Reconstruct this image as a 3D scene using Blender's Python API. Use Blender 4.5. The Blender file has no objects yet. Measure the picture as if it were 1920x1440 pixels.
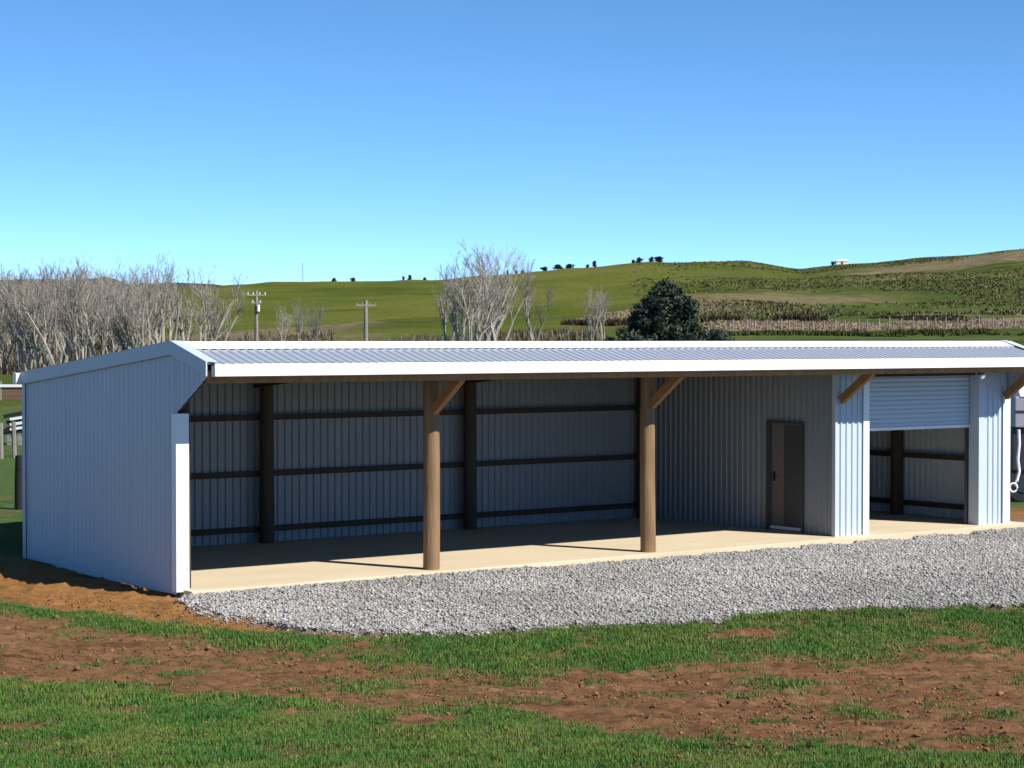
import bpy, math, random
import numpy as np
from mathutils import Vector
R = math.radians
random.seed(7)
rng = np.random.default_rng(11)
S = bpy.context.scene
COL = S.collection

# ------------------------------------------------------------------ camera, sky, sun, exposure
CAM = np.array([-13.662, -26.626, 3.640]); YAW = 0.637; PITCH = -0.0218; FPX = 3815.0
cd = bpy.data.cameras.new('camera'); cam = bpy.data.objects.new('camera', cd); COL.objects.link(cam)
cam.location = CAM; cam.rotation_euler = (math.pi/2 + PITCH, 0, -YAW)
cd.sensor_width = 36; cd.lens = 36*FPX/1920; cd.clip_start = 0.5; cd.clip_end = 12000
S.camera = cam
S.render.resolution_x = 1024; S.render.resolution_y = 768

SUN = Vector((0.38, -1.0, 1.0)).normalized()          # towards the sun
W = bpy.data.worlds.new('World'); S.world = W; W.use_nodes = True
nt = W.node_tree; nt.nodes.clear()
sky = nt.nodes.new('ShaderNodeTexSky'); sky.sky_type = 'NISHITA'; sky.sun_disc = False
sky.sun_elevation = math.asin(SUN.z); sky.sun_rotation = math.atan2(SUN.x, SUN.y)
sky.altitude = 0; sky.air_density = 0.32; sky.dust_density = 0.0; sky.ozone_density = 4.0
bg = nt.nodes.new('ShaderNodeBackground'); bg.inputs[1].default_value = 0.134
out = nt.nodes.new('ShaderNodeOutputWorld')
hsv = nt.nodes.new('ShaderNodeHueSaturation'); hsv.inputs['Hue'].default_value = .491; hsv.inputs['Saturation'].default_value = 1.10
nt.links.new(sky.outputs[0], hsv.inputs['Color']); nt.links.new(hsv.outputs[0], bg.inputs[0]); nt.links.new(bg.outputs[0], out.inputs[0])
sl = bpy.data.lights.new('sun', 'SUN'); sl.energy = 4.4; sl.angle = R(0.5); sl.color = (1.0, 0.955, 0.88)
so = bpy.data.objects.new('sun', sl); COL.objects.link(so)
so.rotation_euler = SUN.to_track_quat('Z', 'Y').to_euler(); so.location = (10, -30, 40)
vs = S.view_settings; vs.view_transform = 'Standard'; vs.look = 'None'; vs.exposure = 0.75; vs.gamma = 1; vs.use_curve_mapping = False
S.render.engine = 'CYCLES'

# ------------------------------------------------------------------ helpers
FW = np.array([math.sin(YAW), math.cos(YAW)]); RT = np.array([math.cos(YAW), -math.sin(YAW)])
def aw(x, y):                                   # world -> (lateral, forward) metres seen from the camera's foot
    dx, dy = x-CAM[0], y-CAM[1]
    return dx*RT[0]+dy*RT[1], dx*FW[0]+dy*FW[1]
def xy(a, w): return CAM[0]+a*RT[0]+w*FW[0], CAM[1]+a*RT[1]+w*FW[1]
def lat(px, w): return (px-960)/FPX*w            # lateral metres of a column at distance w
HOR = 720+FPX*math.tan(PITCH)
def zrow(row, w): return CAM[2]+(HOR-row)/FPX*w  # height of a row at distance w
_T = rng.random((8, 256, 256))
def vnoise(x, y, k=0):
    x = np.asarray(x, float); y = np.asarray(y, float)
    xi = np.floor(x).astype(int); yi = np.floor(y).astype(int); fx = x-xi; fy = y-yi
    fx = fx*fx*(3-2*fx); fy = fy*fy*(3-2*fy); T = _T[k % 8]
    g = lambda i, j: T[(xi+i) & 255, (yi+j) & 255]
    return (g(0,0)*(1-fx)+g(1,0)*fx)*(1-fy)+(g(0,1)*(1-fx)+g(1,1)*fx)*fy
def fbm(x, y, k=0, o=4):
    s = 0; a = 1; t = 0
    for i in range(o):
        s = s+a*vnoise(x*2**i+17.3*i, y*2**i+5.1*i, k+i); t += a; a *= .5
    return s/t
def sstep(e0, e1, x):
    t = np.clip((x-e0)/(e1-e0), 0, 1); return t*t*(3-2*t)

# gravel apron edge (lateral -> forward distance of its near edge) and soil bands, metres in the camera-foot frame
GE = np.array([(330,1132),(400,1160),(520,1178),(640,1192),(800,1194),(1000,1186),(1250,1171),(1350,1166),(1395,1155),(1520,1147),(1700,1143),(1920,1140),(2300,1125)], float)
def floor_w(row): return CAM[2]/((row-HOR)/FPX)
def near_z(a, w):                                # foreground bank that rises towards the photographer
    t = np.maximum(0, 23.6-w)
    return 0.095*t*t/(t+2.0)
def slope_w(row):                                # distance at which a row meets the bank
    w = 24.0*np.ones_like(np.asarray(row, float)); k = (np.asarray(row, float)-HOR)/FPX
    for _ in range(60): w = (CAM[2]-near_z(0, w)+0.08)/k*.5+w*.5
    return w
def band(pts):
    p = np.array(pts, float); w = slope_w(p[:,1]); a = lat(p[:,0], w); o = np.argsort(a); return a[o], w[o]
GA, GW = band(GE)
B1A, B1W = band([(-300,1120),(0,1150),(100,1162),(300,1195),(500,1222),(640,1235),(800,1245),(900,1262),(1000,1272),(1100,1262),(1250,1250),(1400,1242),(1550,1236),(1700,1222),(1920,1212),(2300,1200)])
B2A, B2W = band([(-300,1265),(0,1272),(170,1280),(340,1300),(600,1317),(700,1330),(960,1332),(1030,1350),(1150,1375),(1280,1390),(1400,1396),(1600,1402),(1920,1422),(2300,1435)])
B0A, B0W = band([(-300,1090),(0,1125),(100,1146),(300,1166),(420,1181),(520,1187),(620,1197),(700,1199),(760,1190)])
def spot(a, w, px, row, rx, ry):
    W0 = slope_w(np.array([row]))[0]; a0 = lat(px, W0); W1 = slope_w(np.array([row-ry]))[0]
    return np.exp(-(((a-a0)/(rx/FPX*W0))**2+((w-W0)/(W1-W0))**2))
def masks(a, w):
    """grass cover 0..1, gravel 0..1, clay 0..1 on the ground at (a, w)"""
    n = fbm(a*2.3, w*2.3, 0, 4)-.5; n2 = fbm(a*.8+3, w*.8, 3, 3)-.5; n3 = fbm(a*9, w*4, 5, 2)-.5; n4 = fbm(a*17+5, w*11, 1, 3)-.5
    d1 = np.interp(a, B1A, B1W)-w+n*1.5+n2*.8          # >0: past the upper strip, in the soil
    d2 = w-np.interp(a, B2A, B2W)+n*1.1+n2*.5          # >0: beyond the lower lawn
    soil = sstep(-.42, .42, np.minimum(d1, d2)+n3*.75+n4*.9)
    for s in ((700,1285,70,18,.9),(1440,1283,110,14,.9),(1650,1340,80,9,.8),(1900,1345,60,10,.9),(1560,1262,60,9,.6),(330,1262,70,6,.7),(1000,1310,60,7,.35),(300,1238,160,8,.3),(1330,1300,60,7,.5)):
        soil = soil*(1-s[4]*sstep(.2, .85, spot(a, w, *s[:4])+n*1.1+n4*.9))
    soil = soil*(1-.6*sstep(.60, .80, fbm(a*2.1+30, w*4.2, 4, 4)+n4*.25))
    for s in ((800,1354,85,14),(10,1362,95,9),(0,1396,50,8),(680,1213,40,6),(1400,1185,70,9),(1800,1200,90,9),(560,1335,40,5)):
        soil = np.maximum(soil, .95*sstep(.25, .75, spot(a, w, *s)+n*.9+n3*.5+n4*.5))
    ge = np.interp(a, GA, GW, left=99)
    gr = sstep(-.14, .14, w-ge+n*.45+n3*.35+n4*.3)
    x, y = xy(a, w)
    gr = gr*sstep(-.75, -.35, x+n*.9+.25*np.minimum(0, y+3)*0)*(y < .2)*(x < 26)
    # bare clay along the end wall
    b0 = np.interp(a, B0A, B0W, right=999)
    clay = sstep(-.2, .35, w-b0+n*.9)*(x < .6)*(1-sstep(31, 36, w))
    clay = np.clip(clay, 0, 1)*(a < 1.0)
    rightdirt = sstep(17.6, 18.4, x+n*.8)*sstep(-.3, 0, y)*(1-sstep(3.6, 5.0, y+n*2))
    patchy = .55*sstep(.52, .74, fbm(a*2.0+9, w*1.5, 2, 4)+n4*.3)
    grass = np.clip(1-soil-patchy, 0, 1)*(1-gr)*(1-.93*clay)*(1-rightdirt)
    return grass, gr, np.maximum(clay, .6*rightdirt)*(1-gr), soil
FARCOL = np.array([-900,-400,0,440,520,700,800,960,1080,1230,1390,1500,1600,1750,1920,2400,3000], float)
def _r(*v): return np.array(v, float)
FARW = np.array([60,90,120,180,250,350,500,690,760,1000], float)
def _tab():
    T = np.zeros((len(FARW), len(FARCOL)))
    cx = FARCOL
    T[0] = .25; T[1] = np.interp(cx, [0,700,1300,2400], [.1,.2,.9,1.0]); T[2] = np.interp(cx, [0,600,1300,2400], [0,.3,1.6,1.8])
    T[3] = np.interp(cx, [0,500,1000,2400], [.1,1.0,zrow(642,180),zrow(640,180)])
    T[4] = zrow(np.interp(cx, [-400,0,700,1100,1330,2400], [672,668,640,625,613,605]), 250)
    T[5] = zrow(np.interp(cx, [-400,0,400,700,1100,1400,2400], [645,640,622,603,590,580,568]), 350)
    T[6] = zrow(np.interp(cx, [-400,0,440,700,1100,1400,1500,2400], [605,592,572,563,546,535,540,505]), 500)
    T[7] = zrow(np.interp(cx, [-900,-400,0,300,440,520,700,800,960,1080,1230,1390,1440,1500,1600,1750,1920,2400,3000],
                          [590,580,566,545,534,528,526,525,514,504,493,489,496,504,493,481,465,440,430]), 690)
    T[8] = T[7]-.6; T[9] = T[7]-9
    return T
FT = _tab()
def far_z(a, w):
    w = np.asarray(w, float); a = np.asarray(a, float)
    c = 960+a/np.maximum(w, 30)*FPX
    c = np.clip(c, FARCOL[0], FARCOL[-1]-1)
    j = np.clip(np.searchsorted(FARCOL, c)-1, 0, len(FARCOL)-2); fc = (c-FARCOL[j])/(FARCOL[j+1]-FARCOL[j]); fc = fc*fc*(3-2*fc)*.6+fc*.4
    ww = np.clip(w, FARW[0], FARW[-1]-.01)
    i = np.clip(np.searchsorted(FARW, ww)-1, 0, len(FARW)-2); fw = (ww-FARW[i])/(FARW[i+1]-FARW[i])
    z = (FT[i,j]*(1-fc)+FT[i,j+1]*fc)*(1-fw)+(FT[i+1,j]*(1-fc)+FT[i+1,j+1]*fc)*fw
    und = (fbm(a*.011+4, w*.011, 1, 3)-.5)*9*sstep(260, 420, w)*(1-sstep(600, 680, w)) + (fbm(a*.05, w*.05, 4, 3)-.5)*1.6*sstep(140, 260, w)
    return z+und
def ground_z(a, w):
    a = np.asarray(a, float); w = np.asarray(w, float)
    x, y = xy(a, w)
    z = near_z(a, w)-.08
    z = z+.42*sstep(6.2, 8.6, y)*(1-sstep(5, 14, x))           # ground behind the shed is a little higher
    z = z+.13*sstep(.3, 5, y)*(1-sstep(-.5, .5, x))*(1-sstep(6.2, 8.6, y))
    t = sstep(42, 62, w)
    return z*(1-t)+far_z(a, w)*t
def gz(x, y):
    a, w = aw(x, y); return float(ground_z(np.array([a]), np.array([w]))[0])

def np_mesh(name, V, F, mat=None, cols=None, smooth=False, parent=None):
    me = bpy.data.meshes.new(name); V = np.asarray(V, np.float32); F = np.asarray(F, np.int32); n, k = F.shape
    me.vertices.add(len(V)); me.vertices.foreach_set('co', V.ravel())
    me.loops.add(n*k); me.loops.foreach_set('vertex_index', F.ravel())
    me.polygons.add(n); me.polygons.foreach_set('loop_start', np.arange(0, n*k, k, dtype=np.int32)); me.polygons.foreach_set('loop_total', np.full(n, k, np.int32))
    if smooth: me.polygons.foreach_set('use_smooth', np.ones(n, bool))
    me.update(calc_edges=True)
    if cols:
        for nm, c in cols.items():
            at = me.attributes.new(nm, 'FLOAT_COLOR', 'POINT'); c = np.asarray(c, np.float32)
            if c.shape[1] == 3: c = np.concatenate([c, np.ones((len(c), 1), np.float32)], 1)
            at.data.foreach_set('color', np.ascontiguousarray(c, np.float32).ravel())
    if mat: me.materials.append(mat)
    o = bpy.data.objects.new(name, me); COL.objects.link(o)
    if parent: o.parent = parent
    return o
def tag(o, label=None, cat=None, group=None, kind=None):
    if label: o['label'] = label
    if cat: o['category'] = cat
    if group: o['group'] = group
    if kind: o['kind'] = kind
    return o
def empty(name, loc=(0,0,0), rz=0):
    o = bpy.data.objects.new(name, None); COL.objects.link(o); o.location = loc; o.rotation_euler = (0,0,rz); o.empty_display_size = .2; return o
class MB:
    def __init__(s): s.v = []; s.f = []
    def add(s, v, f):
        b = len(s.v); s.v += [tuple(map(float, p)) for p in v]; s.f += [tuple(b+i for i in q) for q in f]; return s
    def box(s, x0, x1, y0, y1, z0, z1):
        return s.add([(x0,y0,z0),(x1,y0,z0),(x1,y1,z0),(x0,y1,z0),(x0,y0,z1),(x1,y0,z1),(x1,y1,z1),(x0,y1,z1)],
                     [(0,3,2,1),(4,5,6,7),(0,1,5,4),(1,2,6,5),(2,3,7,6),(3,0,4,7)])
    def bar(s, p, q, wd, hg, up=(0,0,1)):                 # rectangular bar from p to q
        p = Vector(p); q = Vector(q); d = (q-p).normalized(); u = Vector(up); sd = d.cross(u).normalized(); u = sd.cross(d)
        v = []
        for c in (p, q):
            for i, j in ((-1,-1),(1,-1),(1,1),(-1,1)): v.append(c+sd*(i*wd/2)+u*(j*hg/2))
        return s.add(v, [(0,1,2,3),(7,6,5,4),(0,4,5,1),(1,5,6,2),(2,6,7,3),(3,7,4,0)])
    def tube(s, pts, rad, n=8, cap=True):
        pts = [Vector(p) for p in pts]; rings = []; b = len(s.v)
        for i, p in enumerate(pts):
            d = (pts[min(i+1, len(pts)-1)]-pts[max(i-1, 0)]).normalized()
            u = d.cross(Vector((0.13, .31, .94))) if abs(d.z) < .9 else d.cross(Vector((1, .1, 0)))
            u.normalize(); w_ = d.cross(u); r = rad[i] if hasattr(rad, '__len__') else rad
            for k in range(n):
                t = 2*math.pi*k/n; s.v.append(tuple(p+u*(r*math.cos(t))+w_*(r*math.sin(t))))
        for i in range(len(pts)-1):
            for k in range(n):
                s.f.append((b+i*n+k, b+i*n+(k+1) % n, b+(i+1)*n+(k+1) % n, b+(i+1)*n+k))
        if cap: s.f.append(tuple(b+k for k in reversed(range(n)))); s.f.append(tuple(b+(len(pts)-1)*n+k for k in range(n)))
        return s
    def prism(s, poly, x0, x1):                           # (y,z) polygon extruded along x
        n = len(poly)
        v = [(x0, y, z) for y, z in poly]+[(x1, y, z) for y, z in poly]
        return s.add(v, [tuple(range(n)), tuple(range(2*n-1, n-1, -1))]+[(i, i+n, (i+1) % n+n, (i+1) % n) for i in range(n)])
    def build(s, name, mat, parent=None, smooth=False, loc=None, bevel=0):
        me = bpy.data.meshes.new(name); me.from_pydata(s.v, [], s.f); me.materials.append(mat)
        if smooth:
            me.polygons.foreach_set('use_smooth', [True]*len(me.polygons))
            me.set_sharp_from_angle(angle=R(40))
        me.update()
        o = bpy.data.objects.new(name, me); COL.objects.link(o)
        if parent: o.parent = parent
        if loc: o.location = loc
        if bevel:
            m = o.modifiers.new('bevel', 'BEVEL'); m.width = bevel; m.segments = 2; m.limit_method = 'ANGLE'
        return o
def copy_tree(o, parent=None):
    c = o.copy(); COL.objects.link(c); c.parent = parent
    for ch in o.children: copy_tree(ch, c)
    return c

# ------------------------------------------------------------------ materials
def mat(name, col, rough=.6, metal=0, noise=None, bump=None, spec=.5, coords='Object', attr=None):
    """noise = (scale, amount, colour2 or None, detail); bump = (scale, strength, distance)"""
    m = bpy.data.materials.new(name); m.use_nodes = True; N = m.node_tree.nodes; L = m.node_tree.links
    b = N['Principled BSDF']; b.inputs['Roughness'].default_value = rough; b.inputs['Metallic'].default_value = metal
    b.inputs['Specular IOR Level'].default_value = spec
    b.inputs['Base Color'].default_value = (*col, 1)
    tc = N.new('ShaderNodeTexCoord')
    src = None
    if attr:
        at = N.new('ShaderNodeAttribute'); at.attribute_name = attr; src = at.outputs['Color']; L.new(src, b.inputs['Base Color'])
    if noise:
        mp = N.new('ShaderNodeMapping'); L.new(tc.outputs[coords], mp.inputs[0])
        sc = noise[0] if hasattr(noise[0], '__len__') else (noise[0],)*3
        mp.inputs['Scale'].default_value = sc
        t = N.new('ShaderNodeTexNoise'); t.inputs['Scale'].default_value = 1; t.inputs['Detail'].default_value = noise[3] if len(noise) > 3 else 4
        L.new(mp.outputs[0], t.inputs['Vector'])
        cr = N.new('ShaderNodeValToRGB'); cr.color_ramp.elements[0].position = .3; cr.color_ramp.elements[1].position = .7
        c2 = noise[2] or tuple(c*.6 for c in col)
        a = noise[1]
        cr.color_ramp.elements[0].color = (*[col[i]*(1-a)+c2[i]*a for i in range(3)], 1); cr.color_ramp.elements[1].color = (*col, 1)
        L.new(t.outputs[0], cr.inputs[0]); L.new(cr.outputs[0], b.inputs['Base Color'])
    if bump:
        t = N.new('ShaderNodeTexNoise'); mp = N.new('ShaderNodeMapping'); L.new(tc.outputs[coords], mp.inputs[0])
        sc = bump[0] if hasattr(bump[0], '__len__') else (bump[0],)*3
        mp.inputs['Scale'].default_value = sc; t.inputs['Scale'].default_value = 1; t.inputs['Detail'].default_value = 4; L.new(mp.outputs[0], t.inputs['Vector'])
        bp = N.new('ShaderNodeBump'); bp.inputs['Strength'].default_value = bump[1]; bp.inputs['Distance'].default_value = bump[2]
        L.new(t.outputs[0], bp.inputs['Height']); L.new(bp.outputs[0], b.inputs['Normal'])
    return m
M = {}
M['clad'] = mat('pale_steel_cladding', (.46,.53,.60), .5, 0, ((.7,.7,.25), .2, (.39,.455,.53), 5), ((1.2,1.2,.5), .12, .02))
M['clad_shaded'] = mat('steel_cladding_shade_copy', (.225,.25,.275), .5, 0, ((.7,.7,.25), .2, (.18,.205,.23), 5), ((1.2,1.2,.5), .12, .02))  # cladding copy with the shade of the bays put into its colour
M['shaded_pole'] = mat('pine_pole_shade_copy', (.06,.043,.029), .85, 0, ((9,9,1.1), .6, (.03,.021,.014), 6), ((30,30,2.5), .5, .02))  # pine pole copy, coloured darker to stand for interior shade
M['dark_underlay'] = mat('added_black_underlay', (.03,.03,.032), .8, 0, (3, .3, None, 3))  # for the sheet added to darken the bays
M['trim'] = mat('white_steel_trim', (.80,.81,.82), .4, 0, (1.6, .1, (.66,.68,.7), 4))
M['roof'] = mat('zinc_roof_sheet', (.80,.83,.88), .45, .8, ((.5,3,3), .14, (.66,.7,.77), 4), ((2,2,2), .05, .02))
M['pole'] = mat('round_pine_pole', (.27,.165,.08), .8, 0, ((9,9,1.1), .75, (.13,.075,.035), 6), ((30,30,2.5), .5, .02))
M['timber'] = mat('sawn_pine', (.34,.17,.06), .8, 0, ((12,2.5,2.5), .6, (.14,.075,.03), 5), ((25,6,6), .3, .01))
M['girt'] = mat('treated_framing', (.05,.037,.026), .85, 0, ((2,10,10), .6, (.035,.026,.017), 5), ((3,25,25), .3, .01))
M['concrete'] = mat('new_concrete', (.60,.50,.35), .85, 0, ((.5,1.3,1), .5, (.45,.355,.235), 9), (18, .12, .01), spec=.3)
M['door'] = mat('painted_door', (.15,.14,.13), .42, 0, ((1,1,.6), .15, None, 3))
M['dark_frame'] = mat('dark_door_frame', (.06,.065,.07), .5, 0, (5, .3, None, 2))
M['alloy'] = mat('bright_alloy', (.75,.76,.77), .3, .9, (9, .12, None, 3))
M['black'] = mat('black_plastic', (.02,.02,.022), .5, 0, (20, .3, None, 2))
M['lens'] = mat('white_lens', (.85,.85,.82), .2, 0, (14, .06, None, 2))

def ground_material():
    m = bpy.data.materials.new('pasture_and_soil'); m.use_nodes = True; N = m.node_tree.nodes; L = m.node_tree.links
    b = N['Principled BSDF']; b.inputs['Roughness'].default_value = .95; b.inputs['Specular IOR Level'].default_value = .15
    tc = N.new('ShaderNodeTexCoord'); at = N.new('ShaderNodeAttribute'); at.attribute_name = 'zones'
    sep = N.new('ShaderNodeSeparateColor'); L.new(at.outputs['Color'], sep.inputs[0])
    mpt = N.new('ShaderNodeMapping'); mpt.vector_type = 'TEXTURE'; mpt.inputs['Rotation'].default_value = (0, 0, -YAW-.12); mpt.inputs['Scale'].default_value = (.9, .28, .5)
    L.new(tc.outputs['Object'], mpt.inputs[0])
    def ns(sc, det=5, rg=.6, track=False):
        t = N.new('ShaderNodeTexNoise'); t.inputs['Scale'].default_value = sc; t.inputs['Detail'].default_value = det; t.inputs['Roughness'].default_value = rg
        L.new(mpt.outputs[0] if track else tc.outputs['Object'], t.inputs['Vector']); return t.outputs[0]
    def ramp(src, *st):
        c = N.new('ShaderNodeValToRGB'); e = c.color_ramp.elements
        e[0].position, e[0].color = st[0][0], (*st[0][1], 1); e[1].position, e[1].color = st[-1][0], (*st[-1][1], 1)
        for p, col in st[1:-1]:
            k = e.new(p); k.color = (*col, 1)
        L.new(src, c.inputs[0]); return c.outputs[0]
    def mix(f, a, c):
        x = N.new('ShaderNodeMix'); x.data_type = 'RGBA'; L.new(f, x.inputs[0]); L.new(a, x.inputs[6]); L.new(c, x.inputs[7]); return x.outputs[2]
    grass = ramp(ns(3.2, 8, .7), (.3, (.030,.062,.012)), (.5, (.055,.105,.020)), (.7, (.095,.13,.035)))
    soil = ramp(ns(1.0, 12, .74, True), (.34, (.070,.032,.014)), (.45, (.165,.080,.036)), (.56, (.215,.110,.052)), (.68, (.31,.175,.092)))
    clay = ramp(ns(1.9, 8, .65), (.3, (.13,.068,.032)), (.52, (.31,.14,.042)), (.72, (.27,.155,.08)))
    grav = ramp(ns(30, 6, .7), (.3, (.09,.088,.09)), (.7, (.30,.29,.285)))
    c = mix(sep.outputs[2], soil, clay); c = mix(sep.outputs[0], c, grass); c = mix(sep.outputs[1], c, grav)
    L.new(c, b.inputs['Base Color'])
    bp = N.new('ShaderNodeBump'); bp.inputs['Strength'].default_value = .9; bp.inputs['Distance'].default_value = .06
    L.new(ns(11, 10, .78), bp.inputs['Height']); L.new(bp.outputs[0], b.inputs['Normal'])
    return m
def hill_material():
    m = bpy.data.materials.new('hill_pasture'); m.use_nodes = True; N = m.node_tree.nodes; L = m.node_tree.links
    b = N['Principled BSDF']; b.inputs['Roughness'].default_value = 1; b.inputs['Specular IOR Level'].default_value = .05
    tc = N.new('ShaderNodeTexCoord'); at = N.new('ShaderNodeAttribute'); at.attribute_name = 'zones'
    sep = N.new('ShaderNodeSeparateColor'); L.new(at.outputs['Color'], sep.inputs[0])
    def ns(sc, det=6, rg=.6):
        t = N.new('ShaderNodeTexNoise'); t.inputs['Scale'].default_value = sc; t.inputs['Detail'].default_value = det; t.inputs['Roughness'].default_value = rg
        L.new(tc.outputs['Object'], t.inputs['Vector']); return t.outputs[0]
    def ramp(src, *st):
        c = N.new('ShaderNodeValToRGB'); e = c.color_ramp.elements
        e[0].position, e[0].color = st[0][0], (*st[0][1], 1); e[1].position, e[1].color = st[-1][0], (*st[-1][1], 1)
        for p, col in st[1:-1]:
            k = e.new(p); k.color = (*col, 1)
        L.new(src, c.inputs[0]); return c.outputs[0]
    def mix(f, a, c):
        x = N.new('ShaderNodeMix'); x.data_type = 'RGBA'; L.new(f, x.inputs[0]); L.new(a, x.inputs[6]); L.new(c, x.inputs[7]); return x.outputs[2]
    g1 = ramp(ns(.014, 10, .66), (.32, (.046,.058,.010)), (.44, (.074,.092,.013)), (.54, (.100,.112,.020)), (.64, (.130,.122,.032)), (.74, (.155,.130,.050)))
    g2 = ramp(ns(.07, 10, .75), (.32, (.028,.040,.012)), (.48, (.060,.084,.016)), (.58, (.085,.10,.024)), (.72, (.18,.155,.075)))
    dry = ramp(ns(.25, 8, .72), (.3, (.085,.062,.035)), (.5, (.19,.145,.085)), (.7, (.27,.215,.14)))
    c = mix(sep.outputs[1], g1, g2); c = mix(sep.outputs[0], c, dry)
    L.new(c, b.inputs['Base Color'])
    bp = N.new('ShaderNodeBump'); bp.inputs['Strength'].default_value = .6; bp.inputs['Distance'].default_value = 1.2
    L.new(ns(.5, 6, .7), bp.inputs['Height']); L.new(bp.outputs[0], b.inputs['Normal'])
    return m
M['ground'] = ground_material(); M['hill'] = hill_material()

# ------------------------------------------------------------------ ground sheet
def axis(lo, hi, st, far, g=1.13):
    c = list(np.arange(lo, hi, st)); d = st; p = c[-1]; up = []
    while p < far: d *= g; p += d; up.append(p)
    d = st; p = c[0]; dn = []
    while p > -far: d *= g; p -= d; dn.append(p)
    return np.array(dn[::-1]+c+up)
ga = axis(-9.5, 8.5, .05, 5200); gw = axis(11, 31, .05, 5200)
A, Wd = np.meshgrid(ga, gw)
X, Y = xy(A, Wd)
Z = ground_z(A, np.clip(Wd, 0, 130))
Z = np.where(Wd > 112, Z*0-2.5+0*Z, Z)
g_, gr_, cl_, so_ = masks(A, Wd)
farm = (Wd > 45) | (Wd < 8) | (np.abs(A) > 40)
g_ = np.where(farm, .95, g_); gr_ = np.where(farm, 0, gr_); cl_ = np.where(farm, 0, cl_)
near = (Wd > 10) & (Wd < 33) & (np.abs(A) < 11)
bare = np.clip(1-g_-gr_, 0, 1)*near
rut = (fbm(A*1.1+.5*Wd, Wd*5.5-A*.8, 2, 4)-.5)
rel = (fbm(A*6, Wd*6, 6, 4)-.5)*.075+rut*.11+np.maximum(0, vnoise(A*11, Wd*11, 3)-.62)*.12
Z = Z+near*(bare*(rel-.035)+(fbm(A*1.5, Wd*1.5, 1, 3)-.5)*.07*(1-gr_)+(fbm(A*12, Wd*12, 0, 2)-.5)*.03*gr_+.03*gr_)
under = (X > .3) & (X < 18.4) & (Y > -.05) & (Y < 5.3)
Z = np.where(under, -.2, Z)
nA, nW = len(ga), len(gw)
idx = np.arange(nA*nW).reshape(nW, nA)
F = np.stack([idx[:-1,:-1], idx[:-1,1:], idx[1:,1:], idx[1:,:-1]], -1).reshape(-1, 4)
ground = np_mesh('ground', np.stack([X, Y, Z], -1).reshape(-1, 3), F, M['ground'], {'zones': np.stack([g_, gr_, cl_], -1).reshape(-1, 3)}, True)
tag(ground, kind='structure')

# hills: a heightfield that rises behind the paddock
ha = np.linspace(-330, 330, 331); hw = np.concatenate([np.linspace(100, 300, 121), np.linspace(303, 760, 150), np.linspace(770, 1000, 20)])
A, Wd = np.meshgrid(ha, hw)
Z = far_z(A, Wd)-.25*(1-sstep(100, 116, Wd))
c = 960+A/Wd*FPX; row = HOR-(Z-CAM[2])/Wd*FPX
n = fbm(A*.03, Wd*.03, 2, 4)-.5; n2 = fbm(A*.1, Wd*.04, 3, 4)-.5
# dry grass: gully bank in the middle, strip along the fence, bands on the right hill
dry = np.zeros_like(Z)
def strip(w0, wd, c0, c1, k=1.0):
    global dry
    dry = np.maximum(dry, k*sstep(.0, .5, 1-np.abs(Wd-w0+n*wd*3.2)/wd)*sstep(c0-70, c0+70, c+n*300)*(1-sstep(c1-70, c1+70, c+n*300)))
strip(245, 16, 1330, 3000); strip(335, 34, 1080, 1500, .95); strip(400, 28, 1300, 1620, .7)
strip(600, 40, 1560, 3000, .8); strip(640, 22, 1640, 3000, .7); strip(520, 16, 1560, 1800, .5); strip(280, 14, 1650, 3000, .8); strip(270, 24, 500, 720, .5); strip(310, 22, 250, 640, .8); strip(460, 14, 1380, 1900, .5)
rough = sstep(1180, 1480, c+n*350)*(1-.4*sstep(560, 660, Wd))
rough = np.maximum(rough, 1-sstep(230, 300, Wd+n*60))
X, Y = xy(A, Wd)
nA, nW = len(ha), len(hw); idx = np.arange(nA*nW).reshape(nW, nA)
F = np.stack([idx[:-1,:-1], idx[:-1,1:], idx[1:,1:], idx[1:,:-1]], -1).reshape(-1, 4)
tag(np_mesh('hills', np.stack([X, Y, Z], -1).reshape(-1, 3), F, M['hill'], {'zones': np.stack([dry, rough, dry*0], -1).reshape(-1, 3)}, True), kind='structure')
def hz(a, w): return float(far_z(np.array([a]), np.array([w]))[0])

# far bush-covered range behind the grove
fa = np.linspace(-900, 60, 240); fwv = np.linspace(1500, 2300, 60)
A, Wd = np.meshgrid(fa, fwv)
c = 960+A/Wd*FPX
crest = zrow(np.interp(c, [-900,-300,0,60,140,200,225,240,260,330,400,450,520,600], [522,516,514,512,517,512,520,530,521,518,521,531,545,560]), 1900)
Z = crest*np.exp(-((Wd-1900)/330)**2)-6+(fbm(A*.02, Wd*.02, 2, 5)-.5)*9*(Wd < 1880)
X, Y = xy(A, Wd); nA, nW = len(fa), len(fwv); idx = np.arange(nA*nW).reshape(nW, nA)
F = np.stack([idx[:-1,:-1], idx[:-1,1:], idx[1:,1:], idx[1:,:-1]], -1).reshape(-1, 4)
M['bush'] = mat('far_bush', (.085,.085,.075), 1, 0, (.018, .8, (.028,.034,.034), 8), (.05, .8, 8), spec=0)
tag(np_mesh('far_hills', np.stack([X, Y, Z], -1).reshape(-1, 3), F, M['bush'], None, True), kind='structure')

# ------------------------------------------------------------------ concrete slab
sb = MB(); sb.box(.06, 18.62, -.30, 5.44, -.16, 0)
slab = sb.build('concrete_slab', M['concrete'], bevel=.012); tag(slab, kind='structure')

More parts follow.
